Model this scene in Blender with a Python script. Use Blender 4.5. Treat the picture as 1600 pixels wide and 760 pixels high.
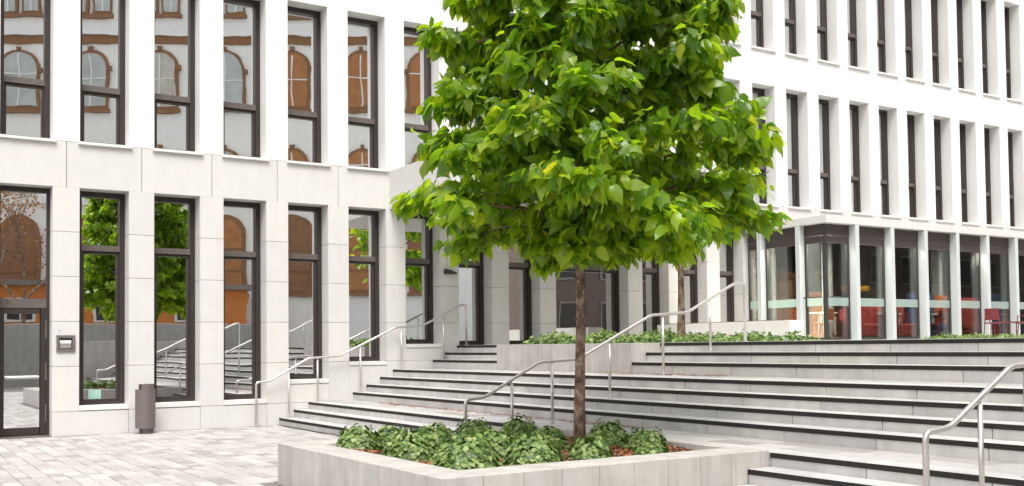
import bpy, bmesh, math, random
from mathutils import Vector, Matrix
from math import radians, sin, cos, pi

for o in list(bpy.data.objects):
    bpy.data.objects.remove(o, do_unlink=True)
scene = bpy.context.scene
col = scene.collection
rnd = random.Random(7)

# ------------------------------------------------------------------ camera
EYE = Vector((0.0, -19.5, 1.51))
F_PX, U0, V0 = 1593.2, 779.4, 488.0
TH, ROLL, PITCH = radians(31.888), radians(-0.591), radians(1.935)
fw = Vector((sin(TH) * cos(PITCH), cos(TH) * cos(PITCH), sin(PITCH)))
rt = Vector((cos(TH), -sin(TH), 0))
up = rt.cross(fw)
rt, up = rt * cos(ROLL) + up * sin(ROLL), up * cos(ROLL) - rt * sin(ROLL)
cd = bpy.data.cameras.new('camera')
cam = bpy.data.objects.new('camera', cd)
col.objects.link(cam)
M = Matrix((rt, up, -fw)).transposed().to_4x4()
M.translation = EYE
cam.matrix_world = M
cd.sensor_fit = 'HORIZONTAL'
cd.sensor_width = 36
cd.lens = F_PX * 36 / 1600
cd.shift_x = (800 - U0) / 1600
cd.shift_y = (V0 - 380) / 1600
cd.clip_start = 0.1
cd.clip_end = 1500
scene.camera = cam


def pix(P):
    d = Vector(P) - EYE
    t = d.dot(fw)
    if t < 0.1:
        return None
    return U0 + F_PX * d.dot(rt) / t, V0 - F_PX * d.dot(up) / t, t


# ------------------------------------------------------------------ sky, sun, exposure
SUN_ELEV = radians(60)
SUN_AZ = Vector((-0.42, -0.91))          # horizontal direction towards the sun
world = bpy.data.worlds.new('World')
scene.world = world
world.use_nodes = True
wn = world.node_tree
wn.nodes.clear()
sky = wn.nodes.new('ShaderNodeTexSky')
sky.sky_type = 'NISHITA'
sky.sun_disc = False
sky.sun_elevation = SUN_ELEV
sky.sun_rotation = math.atan2(SUN_AZ.x, SUN_AZ.y)
sky.dust_density = 4.0
sky.ozone_density = 0.6
hs = wn.nodes.new('ShaderNodeHueSaturation')
hs.inputs['Saturation'].default_value = 0.12
bg = wn.nodes.new('ShaderNodeBackground')
bg.inputs['Strength'].default_value = 0.15
wo = wn.nodes.new('ShaderNodeOutputWorld')
wn.links.new(sky.outputs[0], hs.inputs['Color'])
wn.links.new(hs.outputs[0], bg.inputs['Color'])
wn.links.new(bg.outputs[0], wo.inputs['Surface'])
sl = bpy.data.lights.new('sun', 'SUN')
sl.energy = 1.15
sl.angle = radians(24)
sl.color = (1.0, 0.955, 0.89)
sun = bpy.data.objects.new('sun', sl)
col.objects.link(sun)
sd = Vector((SUN_AZ.x, SUN_AZ.y, 0)).normalized() * cos(SUN_ELEV) + Vector((0, 0, sin(SUN_ELEV)))
sun.rotation_euler = sd.to_track_quat('Z', 'Y').to_euler()
sun.location = (5, -20, 30)
scene.view_settings.view_transform = 'Standard'
scene.view_settings.look = 'None'
scene.view_settings.exposure = 1.10
scene.view_settings.gamma = 1.0
scene.view_settings.use_curve_mapping = False
scene.cycles.max_bounces = 7
scene.cycles.transparent_max_bounces = 12

# ------------------------------------------------------------------ materials
MATS = {}


class NT:
    def __init__(self, name):
        self.m = bpy.data.materials.new(name)
        self.m.use_nodes = True
        self.t = self.m.node_tree
        self.t.nodes.clear()
        self.out = self.n('ShaderNodeOutputMaterial')
        MATS[name] = self.m

    def n(self, kind, **kw):
        nd = self.t.nodes.new(kind)
        for k, v in kw.items():
            if k in nd.inputs:
                nd.inputs[k].default_value = v
            else:
                setattr(nd, k, v)
        return nd

    def l(self, a, b):
        self.t.links.new(a, b)

    def ramp(self, fac, stops):
        r = self.n('ShaderNodeValToRGB')
        e = r.color_ramp.elements
        while len(e) < len(stops):
            e.new(0.5)
        for i, (p, c) in enumerate(stops):
            e[i].position = p
            e[i].color = (*c, 1) if len(c) == 3 else c
        self.l(fac, r.inputs[0])
        return r.outputs[0]

    def noise(self, scale, detail=4, rough=0.55, stretch=None, obj=False):
        tc = self.n('ShaderNodeTexCoord')
        src = tc.outputs['Object']
        if not obj:
            g = self.n('ShaderNodeNewGeometry')
            src = g.outputs['Position']
        if stretch:
            mp = self.n('ShaderNodeMapping')
            mp.inputs['Scale'].default_value = stretch
            self.l(src, mp.inputs['Vector'])
            src = mp.outputs[0]
        nz = self.n('ShaderNodeTexNoise')
        nz.inputs['Scale'].default_value = scale
        nz.inputs['Detail'].default_value = detail
        nz.inputs['Roughness'].default_value = rough
        self.l(src, nz.inputs['Vector'])
        return nz.outputs['Fac']

    def mix(self, fac, a, b, mode='MIX'):
        m = self.n('ShaderNodeMix', data_type='RGBA', blend_type=mode)
        for s, v in ((m.inputs[0], fac), (m.inputs[6], a), (m.inputs[7], b)):
            if hasattr(v, 'is_output'):
                self.l(v, s)
            elif isinstance(v, (tuple, list)):
                s.default_value = (*v, 1)
            else:
                s.default_value = v
        return m.outputs[2]

    def math(self, op, a, b=0.0, c=0.0):
        m = self.n('ShaderNodeMath', operation=op)
        for s, v in zip(m.inputs, (a, b, c)):
            if hasattr(v, 'is_output'):
                self.l(v, s)
            else:
                s.default_value = v
        return m.outputs[0]

    def rand(self):
        o = self.n('ShaderNodeObjectInfo').outputs['Random']
        i = self.n('ShaderNodeNewGeometry').outputs['Random Per Island']
        return self.math('FRACT', self.math('ADD', o, i))

    def principled(self, colr, rough=0.6, metal=0.0, bump=None, bstr=0.2, bdist=0.01, **kw):
        b = self.n('ShaderNodeBsdfPrincipled')
        for s, v in ((b.inputs['Base Color'], colr), (b.inputs['Roughness'], rough), (b.inputs['Metallic'], metal)):
            if hasattr(v, 'is_output'):
                self.l(v, s)
            elif isinstance(v, (tuple, list)):
                s.default_value = (*v, 1)
            else:
                s.default_value = v
        for k, v in kw.items():
            b.inputs[k.replace('_', ' ')].default_value = v
        if bump is not None:
            bp = self.n('ShaderNodeBump')
            bp.inputs['Strength'].default_value = bstr
            bp.inputs['Distance'].default_value = bdist
            self.l(bump, bp.inputs['Height'])
            self.l(bp.outputs[0], b.inputs['Normal'])
        self.l(b.outputs[0], self.out.inputs['Surface'])
        return b


def stone(name, base, var=0.08, streak=0.0, rough=0.75, warm=0.0, scale=3.0, grime=0.10):
    t = NT(name)
    n1 = t.noise(scale, 6, 0.6)
    n2 = t.noise(60, 3, 0.6)
    lo = tuple(c * (1 - var) for c in base)
    hi = tuple(min(1, c * (1 + var)) for c in base)
    c = t.ramp(n1, [(0.3, lo), (0.7, hi)])
    r = t.ramp(t.rand(), [(0.0, (1 - grime, 1 - grime, 1 - grime * 0.9)), (1.0, (1.0, 0.99, 0.97))])
    c = t.mix(1.0, c, r, 'MULTIPLY')
    c = t.mix(0.25, c, t.ramp(n2, [(0.3, tuple(x * 0.85 for x in base)), (0.7, base)]), 'MIX')
    if streak:
        s = t.noise(6, 5, 0.65, stretch=(1.0, 1.0, 0.12))
        c = t.mix(t.ramp(s, [(0.42, (0, 0, 0)), (0.72, (streak, streak, streak))]), c, tuple(x * k for x, k in zip(base, (0.55, 0.5, 0.45))))
    t.principled(c, rough, bump=n2, bstr=0.25, bdist=0.004)
    return t.m


stone('facade_stone', (0.585, 0.575, 0.555), 0.05, 0.08, grime=0.07)
stone('plaster', (0.66, 0.655, 0.648), 0.025, 0.03, grime=0.02, rough=0.85)
stone('sill_stone', (0.68, 0.67, 0.65), 0.03, 0.0)
stone('step_stone', (0.505, 0.495, 0.48), 0.18, 0.34, grime=0.2, scale=2.2)
stone('planter_stone', (0.46, 0.435, 0.415), 0.14, 0.5, grime=0.14, scale=4)
stone('low_wall_plaster', (0.74, 0.72, 0.69), 0.05, 0.05)
stone('joint_mortar', (0.17, 0.155, 0.145), 0.1, 0.0)
stone('concrete_wall', (0.36, 0.36, 0.34), 0.15, 0.45)
stone('terrace_stone', (0.55, 0.54, 0.52), 0.1, 0.0)
stone('ground_stone', (0.42, 0.41, 0.39), 0.12, 0.0)
stone('old_plaster', (0.84, 0.85, 0.84), 0.06, 0.12)
stone('dark_brick', (0.13, 0.095, 0.08), 0.2, 0.1)
stone('orange_plaster', (0.62, 0.22, 0.05), 0.1, 0.1)
stone('brown_stone', (0.26, 0.135, 0.065), 0.2, 0.25)
stone('ochre_panel', (0.42, 0.19, 0.07), 0.2, 0.3)
stone('curtain_cloth', (0.52, 0.52, 0.47), 0.2, 0.5)

t = NT('paver_stone')
r = t.rand()
c = t.ramp(r, [(0.0, (0.29, 0.275, 0.26)), (0.25, (0.375, 0.36, 0.345)), (0.7, (0.42, 0.405, 0.39)), (1.0, (0.47, 0.455, 0.44))])
nz = t.noise(9, 6, 0.65)
c = t.mix(0.5, c, t.ramp(nz, [(0.3, (0.62, 0.60, 0.58)), (0.75, (1, 1, 1))]), 'MULTIPLY')
t.principled(c, 0.75, bump=t.noise(45, 5), bstr=0.4, bdist=0.006)


def flat(name, colr, rough=0.5, metal=0.0, bump=None, bstr=0.1, var=0.1, scale=12, **kw):
    t = NT(name)
    nz = t.noise(scale, 4)
    c = t.ramp(nz, [(0.3, tuple(x * (1 - var) for x in colr)), (0.7, tuple(min(1, x * (1 + var)) for x in colr))])
    t.principled(c, rough, metal, bump=(t.noise(bump, 4) if bump else None), bstr=bstr, **kw)
    return t.m


flat('nosing_black', (0.010, 0.008, 0.008), 0.8, bump=180, bstr=0.3, var=0.3)
flat('bronze', (0.042, 0.033, 0.031), 0.42, 0.3)
flat('transom_bronze', (0.13, 0.11, 0.10), 0.45, 0.3)
flat('shutter_brown', (0.050, 0.038, 0.037), 0.5)
flat('white_metal', (0.50, 0.53, 0.53), 0.4, var=0.03)
flat('steel', (0.60, 0.575, 0.55), 0.33, 0.85, var=0.08, scale=40)
flat('bin_metal', (0.15, 0.125, 0.12), 0.5, 0.25, bump=220)
flat('dark_metal', (0.05, 0.047, 0.045), 0.45, 0.3)
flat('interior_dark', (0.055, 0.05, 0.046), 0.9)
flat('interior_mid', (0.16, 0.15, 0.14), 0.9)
flat('interior_warm', (0.22, 0.15, 0.11), 0.8, var=0.5, scale=0.8)
flat('interior_floor', (0.14, 0.11, 0.09), 0.5)
flat('wood_orange', (0.50, 0.21, 0.06), 0.5, var=0.25, scale=6)
flat('red_paint', (0.16, 0.022, 0.024), 0.45)
flat('red_fabric', (0.30, 0.035, 0.03), 0.8)
flat('orange_fabric', (0.50, 0.12, 0.03), 0.8)
flat('blue_fabric', (0.035, 0.06, 0.16), 0.8)
flat('yellow_fabric', (0.60, 0.30, 0.02), 0.8)
flat('white_paint', (0.72, 0.72, 0.70), 0.5, var=0.03)
flat('reflected_brick', (0.33, 0.12, 0.05), 0.7, var=0.25)
flat('fabric_blind', (0.45, 0.44, 0.43), 0.9, var=0.06)
flat('pale_pane', (0.42, 0.45, 0.44), 0.4, var=0.15, scale=1)
flat('mint_paper', (0.30, 0.48, 0.42), 0.7, var=0.05)
flat('steel_dark', (0.22, 0.20, 0.18), 0.4, 0.6)


t = NT('lamp_glow')
em = t.n('ShaderNodeEmission')
em.inputs['Color'].default_value = (1.0, 0.9, 0.78, 1)
em.inputs['Strength'].default_value = 6.0
t.l(em.outputs[0], t.out.inputs['Surface'])


def glass(name, refl, tint, wav, wstr):
    t = NT(name)
    g = t.n('ShaderNodeBsdfGlossy')
    g.inputs['Roughness'].default_value = 0.0
    g.inputs['Color'].default_value = (0.96, 0.97, 0.97, 1)
    tr = t.n('ShaderNodeBsdfTransparent')
    tr.inputs['Color'].default_value = (*tint, 1)
    fr = t.n('ShaderNodeFresnel')
    fr.inputs['IOR'].default_value = 1.5
    fac = t.math('MINIMUM', t.math('MULTIPLY_ADD', fr.outputs[0], 1.1, refl), 0.95)
    bp = t.n('ShaderNodeBump')
    bp.inputs['Strength'].default_value = wstr
    bp.inputs['Distance'].default_value = 0.02
    t.l(t.noise(wav, 1, 0.4), bp.inputs['Height'])
    t.l(bp.outputs[0], g.inputs['Normal'])
    mx = t.n('ShaderNodeMixShader')
    t.l(fac, mx.inputs[0])
    t.l(tr.outputs[0], mx.inputs[1])
    t.l(g.outputs[0], mx.inputs[2])
    t.l(mx.outputs[0], t.out.inputs['Surface'])
    return t.m


glass('window_glass', 0.78, (0.45, 0.47, 0.45), 1.9, 0.030)
glass('cafe_glass', 0.02, (0.84, 0.88, 0.86), 1.2, 0.004)
t = NT('frost_film')
b = t.n('ShaderNodeBsdfDiffuse')
b.inputs['Color'].default_value = (0.42, 0.51, 0.49, 1)
tr = t.n('ShaderNodeBsdfTranslucent')
tr.inputs['Color'].default_value = (0.6, 0.8, 0.76, 1)
mx = t.n('ShaderNodeMixShader')
mx.inputs[0].default_value = 0.35
t.l(b.outputs[0], mx.inputs[1])
t.l(tr.outputs[0], mx.inputs[2])
tp = t.n('ShaderNodeBsdfTransparent')
m2 = t.n('ShaderNodeMixShader')
m2.inputs[0].default_value = 0.45
t.l(mx.outputs[0], m2.inputs[1])
t.l(tp.outputs[0], m2.inputs[2])
t.l(m2.outputs[0], t.out.inputs['Surface'])


def leaf_mat(name, stops, tstops, trans=0.45, rough=0.42, veins=False):
    t = NT(name)
    r = t.rand()
    c = t.ramp(r, stops)
    tc = t.ramp(r, tstops)
    if veins:
        uvn = t.n('ShaderNodeUVMap')
        uvn.uv_map = 'leaf'
        sp = t.n('ShaderNodeSeparateXYZ')
        t.l(uvn.outputs[0], sp.inputs[0])
        ay = t.math('ABSOLUTE', t.math('SUBTRACT', sp.outputs[1], 0.5))
        rib = t.math('LESS_THAN', ay, 0.035)
        side = t.math('GREATER_THAN', t.math('SINE', t.math('MULTIPLY', t.math('SUBTRACT', sp.outputs[0], t.math('MULTIPLY', ay, 0.55)), 44.0)), 0.86)
        vn = t.math('MAXIMUM', rib, t.math('MULTIPLY', side, 0.6))
        c = t.mix(t.math('MULTIPLY', vn, 0.4), c, (0.28, 0.36, 0.10))
        tc = t.mix(t.math('MULTIPLY', vn, 0.35), tc, (0.10, 0.22, 0.02))
    nz = t.noise(30, 3)
    c = t.mix(0.35, c, t.ramp(nz, [(0.3, (0.7, 0.7, 0.7)), (0.7, (1.15, 1.15, 1.15))]), 'MULTIPLY')
    b = t.n('ShaderNodeBsdfPrincipled')
    b.inputs['Roughness'].default_value = rough
    b.inputs['Specular IOR Level'].default_value = 0.6
    t.l(c, b.inputs['Base Color'])
    bp = t.n('ShaderNodeBump')
    bp.inputs['Strength'].default_value = 0.25
    bp.inputs['Distance'].default_value = 0.006
    t.l(t.noise(55, 2), bp.inputs['Height'])
    t.l(bp.outputs[0], b.inputs['Normal'])
    tr = t.n('ShaderNodeBsdfTranslucent')
    t.l(tc, tr.inputs['Color'])
    mx = t.n('ShaderNodeMixShader')
    mx.inputs[0].default_value = trans
    t.l(b.outputs[0], mx.inputs[1])
    t.l(tr.outputs[0], mx.inputs[2])
    t.l(mx.outputs[0], t.out.inputs['Surface'])
    return t.m


leaf_mat('tree_leaf', [(0.0, (0.05, 0.12, 0.010)), (0.35, (0.115, 0.215, 0.012)), (0.7, (0.20, 0.31, 0.016)), (0.97, (0.27, 0.37, 0.02)), (1.0, (0.36, 0.38, 0.04))],
         [(0.0, (0.17, 0.38, 0.01)), (0.5, (0.42, 0.66, 0.015)), (0.97, (0.66, 0.82, 0.02)), (1.0, (0.8, 0.76, 0.03))], 0.58, 0.30, True)
leaf_mat('shrub_leaf', [(0.0, (0.045, 0.10, 0.025)), (0.4, (0.14, 0.22, 0.05)), (0.8, (0.24, 0.33, 0.09)), (1.0, (0.36, 0.43, 0.16))],
         [(0.0, (0.08, 0.22, 0.03)), (1.0, (0.24, 0.4, 0.06))], 0.3, 0.5)
leaf_mat('autumn_leaf', [(0.0, (0.25, 0.08, 0.02)), (1.0, (0.45, 0.2, 0.04))], [(0.0, (0.3, 0.1, 0.02)), (1.0, (0.5, 0.25, 0.05))], 0.35)

t = NT('bark')
n1 = t.noise(11, 6, 0.75, stretch=(1, 1, 0.6), obj=True)
n2 = t.noise(38, 4, 0.7, obj=True)
c = t.ramp(n1, [(0.34, (0.06, 0.038, 0.028)), (0.48, (0.19, 0.12, 0.085)), (0.56, (0.33, 0.235, 0.175)), (0.68, (0.52, 0.43, 0.35))])
c = t.mix(0.5, c, t.ramp(n2, [(0.35, (0.45, 0.4, 0.38)), (0.65, (1, 1, 1))]), 'MULTIPLY')
t.principled(c, 0.9, bump=n1, bstr=0.9, bdist=0.02)
t = NT('bark_chip')
c = t.ramp(t.rand(), [(0.0, (0.12, 0.04, 0.018)), (0.6, (0.30, 0.10, 0.042)), (1.0, (0.46, 0.21, 0.10))])
t.principled(c, 0.85)
flat('soil', (0.10, 0.045, 0.028), 0.95, bump=40, bstr=0.6, var=0.4, scale=25)
flat('stem_green', (0.08, 0.12, 0.03), 0.7)

# ------------------------------------------------------------------ mesh helpers


class MB:
    def __init__(self):
        self.v, self.f, self.uv = [], [], None

    def box(self, x0, x1, y0, y1, z0, z1, ch=0.0):
        if ch <= 0:
            b = len(self.v)
            self.v += [(x0, y0, z0), (x1, y0, z0), (x1, y1, z0), (x0, y1, z0), (x0, y0, z1), (x1, y0, z1), (x1, y1, z1), (x0, y1, z1)]
            self.f += [tuple(b + i for i in q) for q in ((0, 3, 2, 1), (4, 5, 6, 7), (0, 1, 5, 4), (1, 2, 6, 5), (2, 3, 7, 6), (3, 0, 4, 7))]
            return self
        # chamfered box: 24 verts
        b = len(self.v)
        X, Y, Z = (x0, x1), (y0, y1), (z0, z1)
        s = (ch, -ch)
        idx = {}
        for i in range(2):
            for j in range(2):
                for k in range(2):
                    x, y, z = X[i], Y[j], Z[k]
                    xi, yj, zk = x + s[i], y + s[j], z + s[k]
                    for a, p in (('x', (x, yj, zk)), ('y', (xi, y, zk)), ('z', (xi, yj, z))):
                        idx[(i, j, k, a)] = len(self.v)
                        self.v.append(p)
        g = lambda i, j, k, a: idx[(i, j, k, a)]
        F = []
        for i in range(2):
            F.append([g(i, 0, 0, 'x'), g(i, 1, 0, 'x'), g(i, 1, 1, 'x'), g(i, 0, 1, 'x')])
            F.append([g(0, i, 0, 'y'), g(1, i, 0, 'y'), g(1, i, 1, 'y'), g(0, i, 1, 'y')])
            F.append([g(0, 0, i, 'z'), g(1, 0, i, 'z'), g(1, 1, i, 'z'), g(0, 1, i, 'z')])
        for i in range(2):
            for j in range(2):
                F.append([g(i, j, 0, 'x'), g(i, j, 1, 'x'), g(i, j, 1, 'y'), g(i, j, 0, 'y')])
                F.append([g(i, 0, j, 'x'), g(i, 1, j, 'x'), g(i, 1, j, 'z'), g(i, 0, j, 'z')])
                F.append([g(0, i, j, 'y'), g(1, i, j, 'y'), g(1, i, j, 'z'), g(0, i, j, 'z')])
        for i in range(2):
            for j in range(2):
                for k in range(2):
                    F.append([g(i, j, k, 'x'), g(i, j, k, 'y'), g(i, j, k, 'z')])
        cx, cy, cz = (x0 + x1) / 2, (y0 + y1) / 2, (z0 + z1) / 2
        for q in F:
            P = [Vector(self.v[m]) for m in q]
            nrm = (P[1] - P[0]).cross(P[2] - P[0])
            cen = sum(P, Vector()) / len(P) - Vector((cx, cy, cz))
            self.f.append(tuple(q if nrm.dot(cen) > 0 else q[::-1]))
        return self

    def quad(self, a, b, c, d):
        n = len(self.v)
        self.v += [tuple(a), tuple(b), tuple(c), tuple(d)]
        self.f.append((n, n + 1, n + 2, n + 3))
        return self

    def poly_prism(self, pts, y0, y1):
        """outline in xz extruded along y"""
        n, b = len(pts), len(self.v)
        self.v += [(x, y0, z) for x, z in pts] + [(x, y1, z) for x, z in pts]
        self.f.append(tuple(range(b, b + n)))
        self.f.append(tuple(range(b + 2 * n - 1, b + n - 1, -1)))
        for i in range(n):
            j = (i + 1) % n
            self.f.append((b + i, b + n + i, b + n + j, b + j))
        return self

    def tube(self, pts, rad, seg=8, cap=True):
        pts = [Vector(p) for p in pts]
        rads = rad if isinstance(rad, (list, tuple)) else [rad] * len(pts)
        b = len(self.v)
        ref = None
        for i, p in enumerate(pts):
            if i == 0:
                d = pts[1] - pts[0]
            elif i == len(pts) - 1:
                d = pts[-1] - pts[-2]
            else:
                d = (pts[i + 1] - p).normalized() + (p - pts[i - 1]).normalized()
            d.normalize()
            if ref is None:
                ref = Vector((0, 0, 1)) if abs(d.z) < 0.9 else Vector((1, 0, 0))
                ref = (ref - d * ref.dot(d)).normalized()
            else:
                ref = ref - d * ref.dot(d)
                ref = ref.normalized() if ref.length > 1e-5 else d.orthogonal().normalized()
            w = d.cross(ref)
            for k in range(seg):
                a = 2 * pi * k / seg
                q = p + (ref * cos(a) + w * sin(a)) * rads[i]
                self.v.append(tuple(q))
        for i in range(len(pts) - 1):
            for k in range(seg):
                k2 = (k + 1) % seg
                self.f.append((b + i * seg + k, b + i * seg + k2, b + (i + 1) * seg + k2, b + (i + 1) * seg + k))
        if cap:
            self.f.append(tuple(b + k for k in reversed(range(seg))))
            e = b + (len(pts) - 1) * seg
            self.f.append(tuple(e + k for k in range(seg)))
        return self

    def mesh(self, name):
        me = bpy.data.meshes.new(name)
        me.from_pydata(self.v, [], self.f)
        me.update()
        if self.uv:
            set_uv(me, self.uv)
        return me

    def build(self, name, mat, parent=None, smooth=False, kind=None):
        return link(name, self.mesh(name), mat, parent, smooth, kind)


def link(name, me, mat, parent=None, smooth=False, kind=None):
    if mat and not me.materials:
        me.materials.append(MATS[mat])
    if smooth:
        me.polygons.foreach_set('use_smooth', [True] * len(me.polygons))
    o = bpy.data.objects.new(name, me)
    col.objects.link(o)
    if parent:
        o.parent = parent
        o.matrix_parent_inverse = Matrix.Translation(-parent.location) if parent.type == 'EMPTY' else Matrix()
    if kind:
        o['kind'] = kind
    return o


def thing(name, label, cat, loc=(0, 0, 0), group=None, kind=None):
    o = bpy.data.objects.new(name, None)
    o.empty_display_size = 0.2
    col.objects.link(o)
    o.location = loc
    if label:
        tag(o, label, cat, group)
    if kind:
        o['kind'] = kind
    return o


def tag(o, label, cat, group=None):
    o['label'] = label
    o['category'] = cat
    if group:
        o['group'] = group
    return o


def B(name, mat, parent, *b, ch=0.0):
    return MB().box(*b, ch=ch).build(name, mat, parent)


def copy_tree(o, parent=None):
    c = o.copy()
    col.objects.link(c)
    c.parent = parent
    for k in list(o.children):
        copy_tree(k, c)
    return c


# ------------------------------------------------------------------ layout numbers
P, W, X1 = 1.3057, 0.855, 0.657                     # bay pitch, opening width, first jamb
jl = lambda i: X1 + i * P                           # left jamb of bay i
ZH, ZB = 4.443, 5.270                               # ground opening heads, top of the stone band
COURSE = 0.803
ROWS = [(5.275, 8.550), (9.535, 12.80)]
REV = 0.36
B0, B1 = -3, 29                                     # bays built
XN = [None, 6.985, 7.290, 7.598, 8.564, 8.870, 9.182, 9.480, 10.434, 10.735, 11.037]
ZN = [0.0, 0.150, 0.301, 0.442, 0.606, 0.756, 0.906, 1.055, 1.243, 1.396, 1.548]
TERR = 1.548
YE = -23.0                                          # far end of the stairs to the right

# ------------------------------------------------------------------ ground
g = MB().quad((-220, -220, -0.03), (260, -220, -0.03), (260, 220, -0.03), (-220, 220, -0.03)).build('ground', 'ground_stone')
g['kind'] = 'structure'
plaza = MB().quad((-8, -26, -0.010), (8.4, -26, -0.010), (8.4, 0.3, -0.010), (-8, 0.3, -0.010)).build('plaza', 'joint_mortar')
plaza['kind'] = 'structure'
cells = []
x = -7.9
while x < 6.98:
    d = min(rnd.choice((0.16, 0.20, 0.20, 0.24)), 6.98 - x)
    y = -rnd.random() * 0.2
    yprev = 0.0
    while yprev > -25.8 and d > 0.05:
        y = yprev - rnd.choice((0.22, 0.30, 0.36, 0.44, 0.52))
        if not (x + d > 3.95 and x < 7.6 and y < -8.5 and yprev > -12.3):
            cells.append((x, x + d, y, yprev))
        yprev = y
    x += d


def score(c):
    q = pix(((c[0] + c[1]) / 2, (c[2] + c[3]) / 2, 0))
    if not q or not (-5 < q[0] < 1605 and 0 < q[1] < 765):
        return 0
    if q[0] > 445 and q[1] > 690:
        return 0
    return 1 / q[2]


cells.sort(key=score, reverse=True)
mesh_of = {}


def paver(mb, c, dz):
    mb.box(c[0] + 0.004, c[1] - 0.004, c[2] + 0.009, c[3] - 0.009, -0.05, dz, 0.006)


for i, c in enumerate(cells[:300]):
    key = (round(c[1] - c[0], 3), round(c[3] - c[2], 3))
    if key not in mesh_of:
        m = MB()
        paver(m, (0, key[0], 0, key[1]), 0)
        mesh_of[key] = m.mesh('paver')
        mesh_of[key].materials.append(MATS['paver_stone'])
    o = bpy.data.objects.new('paver', mesh_of[key])
    col.objects.link(o)
    o.parent = plaza
    o.location = (c[0], c[2], rnd.uniform(-0.003, 0.004))
    o.rotation_euler = (rnd.uniform(-.006, .006), rnd.uniform(-.006, .006), 0)
rest = MB()
for c in cells[300:]:
    if c[0] > -3 and c[2] > -22:
        paver(rest, c, rnd.uniform(-0.003, 0.004))
rest.build('paving', 'paver_stone', plaza, kind='stuff')
terrace = MB().box(11.36, 60, YE, 0.35, 1.3, TERR - 0.004).build('terrace', 'terrace_stone')
terrace['kind'] = 'structure'

# ------------------------------------------------------------------ staircase
stairs = thing('staircase', 'broad pale stone staircase with black nosing strips climbing beside the facade', 'staircase', (6.98, -8, 0))
core = MB()
spans = {}
for k in range(1, 11):
    if k <= 3:
        spans[k] = [(-8.50, -0.012), (YE, -12.33)]
    elif k <= 7:
        spans[k] = [(YE, -0.012)]
    else:
        spans[k] = [(-2.63, -0.012), (YE, -6.745)]
for k in range(1, 11):
    x0 = XN[k]
    xe = XN[k + 1] if k < 10 else 11.4
    dep = 0.30 if k in (3, 7) else (xe - x0 + 0.0)
    for (ya, yb) in spans[k]:
        core.box(x0 + 0.02, xe + 0.03, ya + 0.01, yb - 0.01, -0.1, ZN[k] - 0.02)
        y = yb
        y -= rnd.uniform(0.35, 1.19)
        edges = [yb]
        while y > ya + 0.15:
            edges.append(y)
            y -= 1.2
        edges.append(ya)
        for a, b in zip(edges[1:], edges[:-1]):
            hgt = ZN[k] - ZN[k - 1] + 0.01
            B('step_block', 'step_stone', stairs, x0, x0 + dep - 0.003, a + 0.004, b - 0.004, ZN[k] - hgt, ZN[k], ch=0.005)
            B('nosing_strip', 'nosing_black', stairs, x0 - 0.005, x0 + 0.012, a + 0.001, b - 0.001, ZN[k] - 0.054, ZN[k] - 0.004)
    if k in (3, 7):
        xs = [x0 + 0.30, (x0 + 0.30 + xe) / 2, xe]
        for (ya, yb) in [(YE, -0.012)]:
            for r in range(2):
                y = yb - rnd.uniform(0, 0.3)
                prev = yb
                while prev > ya + 0.1:
                    y = max(prev - rnd.choice((0.45, 0.6, 0.6, 0.75)), ya)
                    if not (k == 3 and False):
                        B('landing_slab', 'paver_stone', stairs, xs[r] + 0.003, xs[r + 1] - 0.003, y + 0.003, prev - 0.003, ZN[k] - 0.06, ZN[k] + rnd.uniform(-0.002, 0.002), ch=0.004)
                    prev = y
    if k == 3:
        core.box(XN[3] + 0.02, XN[4] + 0.03, -12.32, -8.51, -0.1, ZN[3] - 0.02)
core.build('core', 'joint_mortar', stairs)
B('drain_slot', 'nosing_black', stairs, 6.925, 6.978, -8.5, -0.02, -0.02, 0.007)
fl = MB()
fr_ = random.Random(31)
for k in range(900):
    if fr_.random() < 0.7:
        x, y, z = XN[4] - 0.02 - abs(fr_.gauss(0, 0.10)), fr_.uniform(-9.5, -1.5), ZN[3] + 0.004
    else:
        x, y, z = XN[8] - 0.02 - abs(fr_.gauss(0, 0.12)), fr_.uniform(-9.0, -6.0), ZN[7] + 0.004
    a, L = fr_.uniform(0, 6.28), fr_.uniform(0.015, 0.04)
    c_, s_ = cos(a) * L, sin(a) * L
    fl.quad((x - c_, y - s_, z), (x + s_ * .5, y - c_ * .5, z + 0.006), (x + c_, y + s_, z + fr_.uniform(0, .012)), (x - s_ * .5, y + c_ * .5, z + 0.004))
fl = fl.build('fallen_leaves', 'bark_chip', kind='stuff')
tag(fl, 'scattered brown fallen leaves along the foot of the risers', 'leaves')
# slab edge beside the planter closing the landing
B('landing_edge', 'step_stone', stairs, XN[3], XN[3] + 0.297, -12.327, -8.503, ZN[2], ZN[3], ch=0.004)
# cheek wall at the far right end
B('cheek_wall', 'planter_stone', stairs, 6.7, 11.6, YE - 0.4, YE - 0.005, 0, 1.9, ch=0.01)

# ------------------------------------------------------------------ office building
bld = thing('office_building', 'long white stone office building with tall narrow recessed windows', 'building', (10, 0.2, 0))


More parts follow.
